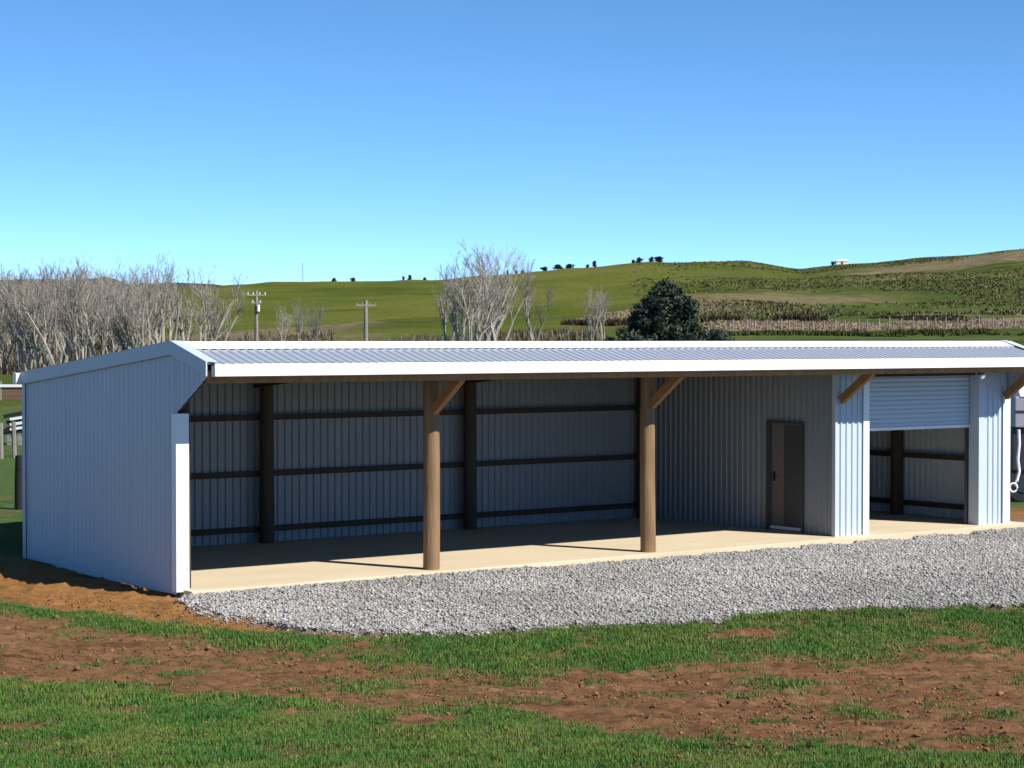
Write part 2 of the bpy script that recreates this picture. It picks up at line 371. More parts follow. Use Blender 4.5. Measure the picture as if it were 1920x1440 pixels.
# ------------------------------------------------------------------ the shed
XE, D = 18.27, 5.47
YR, ZR = .08, 3.57; ZB = 3.05; YE, ZE = -.98, 3.285
def roof_z(y): return ZR-(YR-y)*(ZR-ZE)/(YR-YE) if y < YR else ZR-(y-YR)*(ZR-ZB)/(D-YR)
shed = empty('farm_shed', (0, 0, 0))
tag(shed, 'long pale steel farm shed with open bays, timber poles and roller door bay', 'shed')
PITCHR = .152
def rib_pts(s0, s1):
    """(s, height) profile points of ribbed steel between s0 and s1"""
    P = [(s0, 0)]; k = math.floor(s0/PITCHR)
    while k*PITCHR < s1+.2:
        c = k*PITCHR+.076
        for ds, h in ((-.034,0),(-.017,.026),(.017,.026),(.034,0)):
            if s0 < c+ds < s1: P.append((c+ds, h))
        k += 1
    P.append((s1, P[-1][1])); return P
def sheet(s0, s1, bot, top, mp, m=None, name='cladding_sheet', rows=2, rib=1.0):
    P = rib_pts(s0, s1); mb = MB(); v = []; f = []; o = random.uniform(0, .003)
    for s, h in P:
        for r in range(rows+1):
            z = bot(s)+(top(s)-bot(s))*r/rows; v.append(mp(s, z, h*rib+o))
    q = rows+1
    for i in range(len(P)-1):
        for r in range(rows): f.append((i*q+r, (i+1)*q+r, (i+1)*q+r+1, i*q+r+1))
    return mb.add(v, f).build(name, m or M['clad'], shed)
def run(s0, s1, bot, top, mp, step=.76, **k):
    s = s0
    while s < s1-.01:
        e = min(s+step, s1)
        if s1-e < .12: e = s1
        sheet(s, e, bot, top, mp, **k); s = e
# end wall on the camera's side, and the far one
def end_bot(y): return -.07 if y >= 0 else 2.57+(-y)*(3.06-2.57)/.86
for xw, sg in ((-.02, -1), (XE+.02, 1)):
    run(-.96, 0, end_bot, lambda y: roof_z(y)-.03, lambda y, z, h: (xw+sg*h, y, z), step=.48, rib=.4)
    run(0, D, lambda y: -.07, lambda y: roof_z(y)-.03, lambda y, z, h: (xw+sg*h, y, z), rib=.4 if sg < 0 else 1)
# back wall
run(0, XE, lambda x: -.07, lambda x: ZB-.03, lambda x, z, h: (x, D+h, z), m=M['clad_shaded'])
# front panels beside the roller door, return wall of the lock-up bay
XP, J0, J1 = 13.47, 14.32, 17.40
run(XP, J0, lambda x: .0, lambda x: 3.50, lambda x, z, h: (x, -h, z), step=.9)
run(J1, XE, lambda x: .0, lambda x: 3.50, lambda x, z, h: (x, -h, z), step=.9)
Y1, Y2, DH = .80, 1.79, 2.06
pw = lambda y, z, h: (XP-h, y, z)
ptop = lambda y: roof_z(y)-.12
run(.0, Y1, lambda y: .005, ptop, pw, step=.82, m=M['clad_shaded'])
run(Y1, Y2, lambda y: DH+.04, ptop, pw, step=1.0, m=M['clad_shaded'])
run(Y2, D-.03, lambda y: .005, ptop, pw, m=M['clad_shaded'])
# roof sheets
def rf(s, t, h):                                   # front slope: t = y
    return (s, t, roof_z(t)+h)
x = -.06
while x < 18.44:
    e = min(x+.76, 18.45)
    sheet(x, e, lambda s: YE+.01, lambda s: YR, rf, M['roof'], 'roof_sheet', 1, rib=.65)
    sheet(x, e, lambda s: YR, lambda s: D+.12, rf, M['roof'], 'roof_sheet', 1, rib=.65)
    x = e
# ridge capping: folded flashing
def ribbon(path, x0, x1, th=.004):                 # folded strip (y,z path) along x, with thickness
    n = len(path); mb = MB(); poly = list(path)+[(y, z-th) for y, z in reversed(path)]
    return mb.prism(poly, x0, x1)
ribbon([(YR-.34, roof_z(YR-.34)+.034), (YR, ZR+.045), (YR+.28, roof_z(YR+.28)+.034)], -.07, 18.46).build('ridge_capping', M['trim'], shed)
# fascia / spouting along the open front and the back
MB().prism([(YE-.055, ZE+.012), (YE-.065, ZE-.165), (YE-.05, ZE-.172), (YE+.05, ZE-.172), (YE+.06, ZE-.03), (YE+.02, ZE-.005)], .055, 18.02).build('front_fascia', M['trim'], shed, bevel=.006)
MB().prism([(D+.17, ZB+.035), (D+.17, ZB-.14), (D+.04, ZB-.145), (D+.03, ZB+.03)], -.16, 18.5).build('rear_gutter', M['trim'], shed, bevel=.006)
# barge flashings at both ends
for xb, sg in ((-.055, -1), (XE+.055, 1)):
    for (ya, yb) in ((YE-.03, YR), (YR, D+.1)):
        za, zb = roof_z(ya), roof_z(yb)
        mb = MB(); x0, x1 = sorted((xb, xb+sg*.022))
        mb.prism([(ya, za+.05), (yb, zb+.05), (yb, zb-.15), (ya, za-.15)][::-1], x0, x1).build('barge_flashing', M['clad'], shed)
        xs = sorted((xb-sg*.16, xb+sg*.022))
        MB().prism([(ya, za+.056), (yb, zb+.056), (yb, zb+.051), (ya, za+.051)][::-1], *xs).build('barge_cap', M['clad'], shed)
# corner flashings
MB().box(-.052, .155, -.045, -.038, -.03, 2.565).box(-.052, -.047, -.038, .10, -.03, 2.565).build('corner_flashing', M['trim'], shed)
MB().box(-.05, .02, D+.03, D+.036, -.05, 2.95).box(-.055, -.049, D-.08, D+.036, -.05, 2.95).build('corner_flashing', M['clad'], shed)
MB().box(XP-.035, XP+.02, -.036, -.031, .0, 3.45).box(XP-.04, XP-.035, -.036, .05, .0, 3.45).build('corner_flashing', M['clad'], shed)
MB().box(J0-.15, J0+.004, -.038, -.032, .0, 3.1).box(J0-.001, J0+.004, -.032, .22, .0, 3.1).build('jamb_flashing', M['trim'], shed)
MB().box(J1-.004, J1+.17, -.038, -.032, .0, 3.1).box(J1-.004, J1+.001, -.032, .22, .0, 3.1).build('jamb_flashing', M['clad'], shed)
MB().box(XE-.16, XE+.05, -.045, -.038, .0, 2.565).box(XE+.047, XE+.052, -.038, .10, -.03, 2.565).build('corner_flashing', M['trim'], shed)
# poles
def pole(x, y, top, r=.128, base=-.1, seed=0, m='shaded_pole'):
    rr = random.Random(seed); n = 9; pts = []; rad = []
    dx, dy = rr.uniform(-.02, .02), rr.uniform(-.02, .02)
    for i in range(n):
        t = i/(n-1); pts.append((x+dx*math.sin(t*3), y+dy*math.sin(t*2.5), base+(top-base)*t)); rad.append(r*(1.04-.10*t)*(1+rr.uniform(-.02, .02)))
    return MB().tube(pts, rad, 20).build('pole', M[m], shed, True)
for i, x in enumerate((4.45, 8.95)): pole(x, .0, 3.42, .130, seed=i, m='pole')
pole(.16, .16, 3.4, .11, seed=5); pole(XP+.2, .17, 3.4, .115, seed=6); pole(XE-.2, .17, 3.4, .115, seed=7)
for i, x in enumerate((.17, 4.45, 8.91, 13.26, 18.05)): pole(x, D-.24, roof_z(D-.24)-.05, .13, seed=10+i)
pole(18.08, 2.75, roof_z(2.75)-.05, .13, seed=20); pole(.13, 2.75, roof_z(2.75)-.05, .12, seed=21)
# girts
for z in (.24, 1.235, 2.245):
    for a, b in ((.2, 4.44), (4.46, 8.90), (8.92, 13.38), (13.55, 18.2)):
        MB().box(a, b, D-.105, D-.012, z-.05, z+.05).build('girt', M['girt'], shed)
    for a, b in ((.2, 2.74), (2.76, 5.2)):
        MB().box(XE-.10, XE-.01, a, b, z-.05, z+.05).build('girt', M['girt'], shed)
        MB().box(.012, .10, a, b, z-.05, z+.05).build('girt', M['girt'], shed)
# rafters along both slopes, at every pole line
for x in (.14, 4.31, 8.81, 13.62, 18.14):
    MB().prism([(YE+.1, roof_z(YE+.1)-.055), (YR, ZR-.055), (YR, ZR-.30), (YE+.1, roof_z(YE+.1)-.25)][::-1], x-.045, x+.045).build('rafter', M['girt'], shed)
    MB().prism([(YR+.002, ZR-.055), (D-.1, roof_z(D-.1)-.055), (D-.1, roof_z(D-.1)-.28), (YR+.002, ZR-.30)][::-1], x-.047, x+.047).build('rafter', M['girt'], shed)
for y in (.9, 2.0, 3.1, 4.2, 5.2):
    z = roof_z(y)-.004
    MB().box(.02, 18.25, y-.03, y+.03, z-.05, z-.008).build('purlin', M['girt'], shed)
u_ = MB(); u_.add([(.0, YE+.1, roof_z(YE+.1)-.006), (18.2, YE+.1, roof_z(YE+.1)-.006), (18.2, YR, ZR-.006), (.0, YR, ZR-.006), (18.2, D-.02, ZB-.003), (.0, D-.02, ZB-.003)], [(0,1,2,3), (3,2,4,5)]); u_.build('added_roof_underlay', M['dark_underlay'], shed)  # black sheet added under the roof to cut bounced light inside
# eave beam behind the fascia
MB().box(.03, 18.2, YE+.07, YE+.16, 3.015, 3.20).build('eave_beam', M['timber'], shed)
# knee braces out to the eave beam
MB().bar((.025, .0, 2.66), (.025, YE+.17, 3.13), .045, .11, (0, 0, 1)).build('knee_brace', M['girt'], shed)
for x in (4.45, 8.95, XP+.08, XE-.13):
    MB().bar((x, -.07, 2.52), (x, YE+.14, 3.07), .095, .15, (0, 0, 1)).build('knee_brace', M['timber'], shed)

# roller door of the lock-up bay
rd = MB().tube([(J0-.1, .36, 3.16), (J1+.05, .36, 3.16)], .15, 20).build('roller_door', M['clad'], shed, True)
sl_v = []; nS = 12; sh = .0865
prof = []
for i in range(9):
    t = i/8; prof.append((-.016*math.sin(math.pi*t)**.7, t*sh))
first = None
for k in range(nS):
    z0 = 1.975+k*sh
    if first is None:
        mb = MB(); mb.prism([(y, z) for y, z in prof]+[(.006, sh), (.006, 0)], 0, J1-J0-.04); first = mb.build('door_slat', M['clad'], rd, True); o = first
    else:
        o = first.copy(); COL.objects.link(o)
    o.parent = rd; o.location = (J0+.02, .215, z0)
MB().box(J0+.012, J1-.012, .19, .232, 1.915, 1.973).build('bottom_rail', M['trim'], rd, bevel=.006)
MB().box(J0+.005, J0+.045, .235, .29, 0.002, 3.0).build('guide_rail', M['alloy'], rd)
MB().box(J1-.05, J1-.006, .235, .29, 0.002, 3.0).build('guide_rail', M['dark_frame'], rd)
MB().box(J0-.02, J1+.02, .06, .15, 2.94, 3.12).build('door_lintel', M['girt'], shed)
MB().box(J0-.08, J0-.006, .24, .33, .002, 3.0).build('door_jamb', M['girt'], shed)
MB().box(J1+.006, J1+.08, .24, .33, .002, 3.0).build('door_jamb', M['girt'], shed)

# side access door in the return wall
fr = MB()
fr.box(XP-.05, XP+.07, Y1, Y1+.05, .0, DH+.04).box(XP-.05, XP+.07, Y2-.075, Y2, .0, DH+.04).box(XP-.049, XP+.07, Y1+.05, Y2-.075, DH-.01, DH+.04)
dr = fr.build('access_door', M['dark_frame'], shed)
lf = MB().box(XP+.022, XP+.062, Y1+.055, Y2-.08, .075, DH-.015).build('door_leaf', M['door'], dr, bevel=.004)
MB().box(XP+.014, XP+.021, Y1+.075, Y2-.42, .10, DH-.04).build('dark_inset', M['dark_frame'], lf, bevel=.003)  # darker inset over part of the leaf, makes its face two-tone
MB().box(XP-.012, XP+.06, Y1+.055, Y2-.08, .03, .085).build('threshold', M['trim'], dr, bevel=.004)
hd = MB(); hd.tube([(XP+.02, Y2-.15, 1.03), (XP-.035, Y2-.15, 1.03)], .012, 10).tube([(XP-.03, Y2-.15, 1.03), (XP-.032, Y2-.27, 1.03)], .011, 10)
hd.box(XP+.012, XP+.021, Y2-.18, Y2-.12, .94, 1.12); hd.build('handle', M['black'], dr, True)

# security light under the eave above the roller door
sx, sy, sz = 16.55, -.80, 2.965
lt = empty('security_light', (sx, sy, sz)); tag(lt, 'small white security light under the eave above the roller door', 'light')
MB().box(-.07, .07, -.03, .03, .0, .05).build('housing', M['black'], lt, bevel=.008)
MB().tube([(0, -.01, .0), (0, -.06, -.035)], [.03, .05], 14).build('lamp_head', M['lens'], lt, True)

# ------------------------------------------------------------------ gravel, grass, clods (uncountable)
def scatter_region(n, a0, a1, w0, w1, power=1.0):
    u = rng.random(n); w = (u*(w1**power-w0**power)+w0**power)**(1/power)
    half = np.maximum(-a0, a1)
    a = rng.uniform(a0, a1, n); return a, w
def surf(a, w):
    """height of the built ground sheet incl. relief (nearest dense vertex)"""
    i = np.clip(np.searchsorted(gw, w), 0, len(gw)-1); j = np.clip(np.searchsorted(ga, a), 0, len(ga)-1)
    return GZ[i, j]
GZ = np.empty(len(ground.data.vertices)*3, np.float32); ground.data.vertices.foreach_get('co', GZ); GZ = GZ[2::3].reshape(len(gw), len(ga))
def lumps(name, a, w, size, flat, col, m, sink=.3):
    n = len(a); x, y = xy(a, w); z = surf(a, w)
    base = np.array([(1,0,0),(-1,0,0),(0,1,0),(0,-1,0),(0,0,1),(0,0,-1)], float)
    V = base[None]*rng.uniform(.55, 1.25, (n, 6, 1)); V[:,:,2] *= flat
    V += rng.uniform(-.28, .28, V.shape)
    t = rng.uniform(0, 6.283, n); c, s_ = np.cos(t)[:,None], np.sin(t)[:,None]
    vx = V[:,:,0]*c-V[:,:,1]*s_; vy = V[:,:,0]*s_+V[:,:,1]*c
    P = np.stack([vx*size[:,None]+x[:,None], vy*size[:,None]+y[:,None], V[:,:,2]*size[:,None]+z[:,None]+(size*flat*(1-sink*2))[:,None]], -1)
    f = np.array([(0,2,4),(2,1,4),(1,3,4),(3,0,4),(2,0,5),(1,2,5),(3,1,5),(0,3,5)])
    Fc = (np.arange(n)[:,None,None]*6+f[None]).reshape(-1, 3)
    return np_mesh(name, P.reshape(-1, 3), Fc, m, {'tint': np.repeat(col, 6, 0)})
# gravel stones
M['stone'] = mat('crushed_rock', (.3,.3,.3), .9, 0, attr='tint', spec=.25)
n = 430000; a = rng.uniform(-7.2, 12, n); w = rng.uniform(23.3, 43, n)
keep = (np.abs(a-0) < .275*w+.8); a, w = a[keep], w[keep]
x, y = xy(a, w); _, gr, _, _ = masks(a, w)
keep = (gr*1.0 > rng.random(len(a))*.9) & (y < -.29+rng.random(len(a))*.03) & (x > -.9); a, w = a[keep], w[keep]
n = len(a); v = np.clip(rng.normal(.30, .075, n)*(.72+.56*fbm(a*.55, w*.55, 2, 3)), .05, .55); c = np.stack([v*1.02, v*.985, v*rng.uniform(.88, 1.0, n)], -1)
warm = rng.random(n) < .12; c[warm] *= np.array([1.12, .98, .85])
tag(lumps('gravel', a, w, rng.uniform(.009, .022, n)*rng.choice([1, 1, 1, 1.25, 1.7], n), .7, c, M['stone'], .25), 'loose grey crushed rock apron along the slab', kind='stuff')
print('stones', n)
# soil clods
M['clod'] = mat('soil_clods', (.12,.07,.04), 1, 0, attr='tint', spec=.1)
n = 90000; a = rng.uniform(-7.5, 7.5, n); w = rng.uniform(12, 30, n)
g, gr, cl, so2 = masks(a, w); keep = (np.clip(1-g-gr, 0, 1)**2*(.25+1.5*np.maximum(0, fbm(a*1.2, w*1.2, 4, 3)-.42)*3) > rng.random(len(a))*1.3); a, w, cl = a[keep], w[keep], cl[keep]
n = len(a); v = rng.uniform(.75, 1.45, n)[:,None]; c = v*(np.array([[.185,.094,.045]])*(1-cl[:,None])+np.array([[.24,.125,.055]])*cl[:,None])
tag(lumps('soil_clods', a, w, np.clip(rng.lognormal(-4.55, .5, n), .005, .048), .55, c, M['clod'], .3), 'crumbled brown soil clods over the churned tracks', kind='stuff')
# grass blades
M['blade'] = mat('grass_blade', (.08,.14,.03), .75, 0, attr='tint', spec=.2)
def grass(n, a0, a1, w0, w1, hmul=1.0, name='grass', label='', fov=.275):
    w = rng.uniform(w0, w1, n); a = rng.uniform(a0, a1, n)
    k = np.abs(a) < fov*w+.9; a, w = a[k], w[k]
    g, gr, cl, so2 = masks(a, w); clump = fbm(a*3.6, w*2.2, 5, 3)
    k = (np.clip(g, 0, 1)**1.2*np.clip(.2+clump*1.35, 0, 1.1) > rng.random(len(a))); a, w, g, clump = a[k], w[k], g[k], clump[k]
    x, y = xy(a, w); z = surf(a, w); n = len(a)
    h = rng.uniform(.016, .050, n)*(.45+1.1*clump)*hmul*(.45+.55*g); t = rng.uniform(0, 6.283, n); lean = rng.uniform(.1, .9, n); wd = rng.uniform(.0035, .0075, n)*hmul
    P = np.zeros((n, 3, 3)); ct, st = np.cos(t), np.sin(t)
    P[:,0] = np.stack([x-st*wd, y+ct*wd, z-.012], -1); P[:,1] = np.stack([x+st*wd, y-ct*wd, z-.012], -1)
    P[:,2] = np.stack([x+ct*h*lean, y+st*h*lean, z+h], -1)
    big = np.clip((fbm(a*2.0+2, w*1.1, 6, 4)[:,None]-.5)*2.2+.5, 0, 1); r = rng.random((n, 1))
    c = np.array([[.042,.128,.018]])*(1-big)+np.array([[.105,.165,.027]])*big
    c = c*(.6+.8*rng.random((n, 1))); dryb = (r < .10+.35*(1-g[:,None])+.12*(big > .7)); c = np.where(dryb, np.array([[.20,.165,.075]])*(.6+.6*rng.random((n, 1))), c)
    o = np_mesh(name, P.reshape(-1, 3), np.arange(n*3).reshape(-1, 3), M['blade'], {'tint': np.repeat(c, 3, 0)})
    print(name, n); return tag(o, label, kind='stuff')
grass(900000, -5.6, 5.6, 11.3, 18.5, 1.0, 'lawn_grass', 'short green lawn grass in the foreground')
grass(520000, -7.8, 7.8, 18.5, 28.5, 1.15, 'strip_grass', 'short green grass strip between the gravel and the churned soil')

# ------------------------------------------------------------------ trees
M['bark'] = mat('pale_bark', (.42,.385,.33), .95, 0, ((1.2,1.2,.7), .7, (.15,.13,.105), 5), spec=.1)
M['twig'] = mat('mauve_twigs', (.34,.30,.265), .95, 0, (.5, .7, (.15,.125,.105), 3), spec=.1)
def bare_tree(seed, height, stems, spread, twigs=1.0):
    """returns two MBs: limbs and twigs of a leafless multi-stemmed tree standing on the origin"""
    rr = random.Random(seed); limb = MB(); tw = MB()
    def grow(p, d, length, r, lvl):
        n = 4 if lvl < 2 else 3; pts = [p]; rad = [r]; dd = d.copy(); q = p.copy(); nodes = []
        for i in range(n):
            dd = (dd+Vector((rr.uniform(-1,1), rr.uniform(-1,1), rr.uniform(-.2,.6)))*(.17 if lvl < 2 else .22)+Vector((0,0,.07))).normalized()
            q = q+dd*(length/n); pts.append(q.copy()); rad.append(max(.016, r*(1-.72*(i+1)/n))); nodes.append((q.copy(), dd.copy(), rad[-1]))
        (limb if lvl < 2 else tw).tube(pts, rad, 6 if lvl == 0 else (4 if lvl == 1 else 3), False)
        if lvl >= 3: return
        cnt = {0: 8, 1: 6, 2: 3}[lvl]; cnt = max(2, int(cnt*(twigs if lvl else 1)))
        for k in range(cnt):
            t = rr.uniform(.22 if lvl == 0 else .15, 1.0)*n; i = min(n-1, int(t)); f = t-i
            base = pts[i].lerp(pts[i+1], f); dirn = nodes[i][1]
            ang = rr.uniform(0, 6.283); out_ = Vector((math.cos(ang), math.sin(ang), 0))
            nd = (dirn*rr.uniform(.75, 1.1)+out_*rr.uniform(.35, .8)*spread+Vector((0,0,.25))).normalized()
            grow(base, nd, length*rr.uniform(.38, .62)*(1.05-.35*t/n), max(.02, (rad[i]*(1-f)+rad[i+1]*f)*.6), lvl+1)
    for s in range(stems):
        ang = 6.283*s/stems+rr.uniform(-.5, .5); lean = rr.uniform(.05, .32)*spread if stems > 1 else rr.uniform(0, .08)
        d = Vector((math.cos(ang)*lean, math.sin(ang)*lean, 1)).normalized()
        grow(Vector((math.cos(ang)*.25, math.sin(ang)*.25, -.3)), d, height*rr.uniform(.72, .88), height*.0175*rr.uniform(.85, 1.25), 0)
    return limb, tw
def tree_proto(seed, height, stems, spread, tw=1.0, name='bare_tree'):
    l, t = bare_tree(seed, height, stems, spread, tw)
    root = empty(name); l.build('trunk', M['bark'], root, True); t.build('crown', M['twig'], root); return root
protos = [tree_proto(100+i, 12.0, st, sp) for i, (st, sp) in enumerate(((3,1.0),(4,1.1),(2,.9),(5,1.15),(3,1.25)))]
used = set(); last_put = None
ORD = ['first','second','third','fourth','fifth','sixth','seventh','eighth','ninth','tenth','eleventh','twelfth','thirteenth']
def put(i, a, w, sc, rz, label, cat='tree', group=None, name=None, tilt=(0,0)):
    p = protos[i]
    if i in used: p = copy_tree(p)
    used.add(i); x, y = xy(a, w); p.location = (x, y, hz(a, w)-.1 if w > 105 else gz(x, y)-.1)
    p.rotation_euler = (tilt[0], tilt[1], rz); p.scale = (sc*random.uniform(.9,1.1), sc*random.uniform(.9,1.1), sc)
    tag(p, label, cat, group); global last_put; last_put = p
    return p
rr = random.Random(5)
LG = 'leafless pale-barked tree in the dense grey grove left of the shed ridge'
k = 0
for w in (195, 210, 225, 240, 258, 276):
    px = (-260 if w in (210, 240) else -80)+rr.uniform(0, 40); fr_ = 0
    while px < 285-(w-195)*.3:
        put(k % 5, lat(px, w), w+rr.uniform(-5, 5), rr.uniform(.64, .86)*(1.0 if px < 160 else .95), rr.uniform(0, 6.28), LG, group='bare trees of the left grove'); k += 1
        if w == 195 and px > 0:
            fr_ += 1  # front-row trunks show one by one above the end wall
            last_put['label'] = f'leafless tree in the front row of the grey grove, {ORD[fr_-1]} from the left picture edge'
        px += rr.uniform(26, 44)
for n_, (px, w, sc) in enumerate(((268,205,.80),(290,250,.86),(300,215,.84),(322,230,.78),(345,245,.68))):
    put(k % 5, lat(px, w), w, sc, rr.uniform(0, 6.28), f'leafless tree at the thin right end of the grove, {ORD[n_]} of five', group='bare trees at the edge of the grove'); k += 1
for px, w, sc, lb in ((383,200,.74,'crooked leafless tree standing alone just right of the grey grove'),
                      (408,215,.62,'thin leafless tree between the grove and the transformer power pole'),
                      (528,240,.42,'short leafless sapling just right of the transformer power pole'),
                      (563,230,.55,'slim leafless tree between the two power poles'),
                      (590,250,.38,'low leafless sapling left of the dark-topped power pole'),
                      (862,170,.64,'left stem cluster of the big bare tree behind the middle of the roof'),
                      (900,172,.70,'tallest leafless tree behind the middle of the roof ridge'),
                      (936,168,.66,'right stem cluster of the big bare tree behind the middle of the roof'),
                      (842,176,.60,'leftmost leafless tree of the clump behind the middle of the roof'),
                      (918,180,.66,'rear leafless tree filling the clump behind the middle of the roof'),
                      (884,166,.58,'front low-forking leafless tree of the clump behind the middle of the roof'),
                      (1002,190,.46,'small leafless tree right of the big bare tree'),
                      (1108,180,.38,'pale thin leafless sapling left of the dark evergreen'),
                      (1131,182,.44,'pale thin leafless sapling nearest the left side of the dark evergreen')):
    put({862:1,900:3,936:0}.get(px, k % 5), lat(px, w), w, sc, rr.uniform(0, 6.28), lb); k += 1

# foliage crowns
M['ever'] = mat('evergreen_leaf', (.03,.05,.03), .8, 0, attr='tint', spec=.25)
def crown(name, clumps, n_per, leaf, c0, c1, parent, seed):
    r_ = np.random.default_rng(seed); P = []; C = []
    for (cx, cy, cz, rx, ry, rz_) in clumps:
        d = r_.normal(size=(n_per, 3)); d /= np.linalg.norm(d, axis=1)[:,None]; rad = r_.random(n_per)**.4
        p = d*rad[:,None]*np.array([rx, ry, rz_])+np.array([cx, cy, cz])
        u = r_.normal(size=(n_per, 3)); u /= np.linalg.norm(u, axis=1)[:,None]; u[:,2] = np.abs(u[:,2])*.8+.15; v = np.cross(u, r_.normal(size=(n_per, 3))); v /= np.linalg.norm(v, axis=1)[:,None]
        L_ = leaf*r_.uniform(.6, 1.5, (n_per, 1))
        P.append(np.stack([p-v*L_*.28, p+v*L_*.28, p+u*L_], 1)); b = r_.uniform(.0, 1, (n_per, 1))*.7+.3*r_.random()
        C.append(np.repeat(np.array([c0])*(1-b)+np.array([c1])*b, 3, 0))
    P = np.concatenate(P); C = np.concatenate(C)
    return np_mesh(name, P.reshape(-1, 3), np.arange(len(P)*3).reshape(-1, 3), M['ever'], {'tint': C}, parent=parent)
# dark evergreen behind the roof
wE = 112; aE = lat(1248, wE); x, y = xy(aE, wE); zg = hz(aE, wE)
ev = empty('evergreen_tree', (x, y, zg-.05), -YAW); tag(ev, 'dense dark evergreen tree behind the right half of the roof', 'tree')
top = zrow(526, wE)-zg
rr = random.Random(3); cl = []
for i in range(150):
    t = rr.random()**.75; z = .7+t*(top-1.25); prof = 2.45*max(.08, 1-t**2.2)**.7
    an = rr.uniform(0, 6.283); q = prof*rr.uniform(.3, 1.08); s = rr.uniform(.22, .55)
    cl.append((q*math.cos(an), q*math.sin(an), z, s, s, s*rr.uniform(.9, 1.7)))
for i in range(46):                                      # loose wide skirt at the foot
    an = rr.uniform(0, 6.283); q = rr.uniform(1.6, 3.3); cl.append((q*math.cos(an), q*math.sin(an), rr.uniform(.5, 3.6-.35*q), .5, .5, .4))
for i in range(16):                                      # leaders that break the outline
    an = rr.uniform(0, 6.283); q = rr.uniform(.2, 1.5); cl.append((q*math.cos(an), q*math.sin(an), top-.5-q*.75, .14, .14, .55))
cl.append((0, 0, top-.4, .35, .35, .55))
crown('crown', cl, 210, .21, (.010,.018,.014), (.080,.098,.066), ev, 4)
tk = MB(); tk.tube([(0,0,-.2), (.05,.03,2), (0,.08,top-1)], [.24,.17,.05], 10)
for i in range(14):
    an = rr.uniform(0, 6.283); z = rr.uniform(.8, top-1.8); tk.tube([(0,.03,z), (1.6*math.cos(an), 1.6*math.sin(an), z+.7)], [.07,.02], 5)
tk.build('trunk', M['bark'], ev, True)

# hill-top trees on the skyline
def crest_w(px):
    ws = np.linspace(560, 770, 120); z = far_z(lat(px, ws), ws); el = (z-CAM[2])/ws; return float(ws[int(np.argmax(el))])
small = None
ords = ['first','second','third','fourth','fifth','sixth','seventh','eighth','ninth','tenth','eleventh','twelfth','thirteenth','fourteenth','fifteenth','sixteenth','seventeenth','eighteenth']
hill = [(627,9,7),(662,9,8),(757,6,8),(768,8,9),(796,8,6),(952,5,9),(967,8,7),(980,8,6),(1020,14,9),(1046,18,9),(1068,16,9),(1101,8,7),(1115,9,11),(1188,8,7),(1198,14,10),(1222,10,9),(1235,16,11),(1562,9,8)]
pro = []
for v in range(3):
    t = empty('hilltop_tree'); r2 = random.Random(40+v); cl = []
    for i in range(14):
        an = r2.uniform(0, 6.283); q = r2.uniform(0, .36); cl.append((q*math.cos(an), q*math.sin(an), r2.uniform(.18, .82), .22, .22, .18))
    crown('crown', cl, 70, .13, (.008,.014,.010), (.035,.05,.028), t, 60+v)
    MB().tube([(0,0,-.15), (.02,0,.6)], [.05,.03], 6).build('trunk', M['bark'], t); pro.append(t)
uu = set()
for i, (px, wp, hp) in enumerate(hill):
    v = i % 3; t = pro[v] if v not in uu else copy_tree(pro[v]); uu.add(v)
    w = crest_w(px); a = lat(px, w); x, y = xy(a, w); m_ = w/FPX
    t.location = (x, y, hz(a, w)-.35); t.scale = (wp*m_*1.15, wp*m_*1.15, hp*m_*1.25); t.rotation_euler = (0, 0, i*1.7)
    lb = f'small dark tree on the green hill skyline, {ords[i]} from the left' if px < 1500 else 'small dark tree beside the tiny white hut on the skyline'
    tag(t, lb, 'tree', 'trees on the hill skyline')

# ------------------------------------------------------------------ poles, mast, hut, fences
M['pole_grey'] = mat('weathered_pole', (.28,.26,.225), .9, 0, ((3,3,.5), .6, (.12,.105,.09), 4))
M['porcelain'] = mat('porcelain', (.8,.8,.78), .3, 0, (6, .1, None, 2))
M['paint_white'] = mat('white_paint', (.8,.8,.78), .5, 0, (2, .12, None, 3))
M['rustred'] = mat('brown_boards', (.17,.085,.060), .9, 0, ((1,1,6), .4, None, 4))
M['creosote'] = mat('creosoted_post', (.012,.011,.011), .8, 0, (6, .4, None, 3))
M['wire'] = mat('fence_wire', (.3,.3,.31), .5, .7, (5, .2, None, 2))
def power_pole(px, w, toprow, label, transformer):
    a = lat(px, w); x, y = xy(a, w); zg = hz(a, w); h = zrow(toprow, w)-zg
    r = empty('power_pole', (x, y, zg), -YAW+.25); tag(r, label, 'power pole')
    MB().tube([(0,0,-.4), (0,0,h*.5), (0,0,h)], [.23,.20,.17], 12).build('pole', M['pole_grey'], r, True)
    MB().box(-1.0, 1.0, -.17, -.06, h-.55, h-.42).build('crossarm', M['pole_grey'], r)
    for s in (-.9, -.35, .35, .9): MB().tube([(s,-.115,h-.42), (s,-.115,h-.30), (s,-.115,h-.18)], [.05,.07,.03], 8).build('insulator', M['porcelain' if transformer else 'pole_grey'], r, True)
    if transformer:
        MB().box(-.55, .55, -.2, -.1, h-1.35, h-1.25).build('lower_crossarm', M['pole_grey'], r)
        mb = MB(); mb.tube([(.16,-.30,h-2.2), (.16,-.30,h-1.5)], .17, 12); mb.build('transformer', M['porcelain'], r, True)
        for s in (-.4, .4): MB().tube([(s,-.15,h-1.25), (s,-.15,h-1.0)], [.06,.03], 8).build('insulator', M['porcelain'], r, True)
power_pole(481, 215, 545, 'grey timber power pole carrying a pale transformer beside the bare grove', True)
power_pole(686, 195, 563, 'weathered timber power pole with one crossarm between the grove and big bare tree', False)
w = crest_w(568); a = lat(568, w); x, y = xy(a, w)
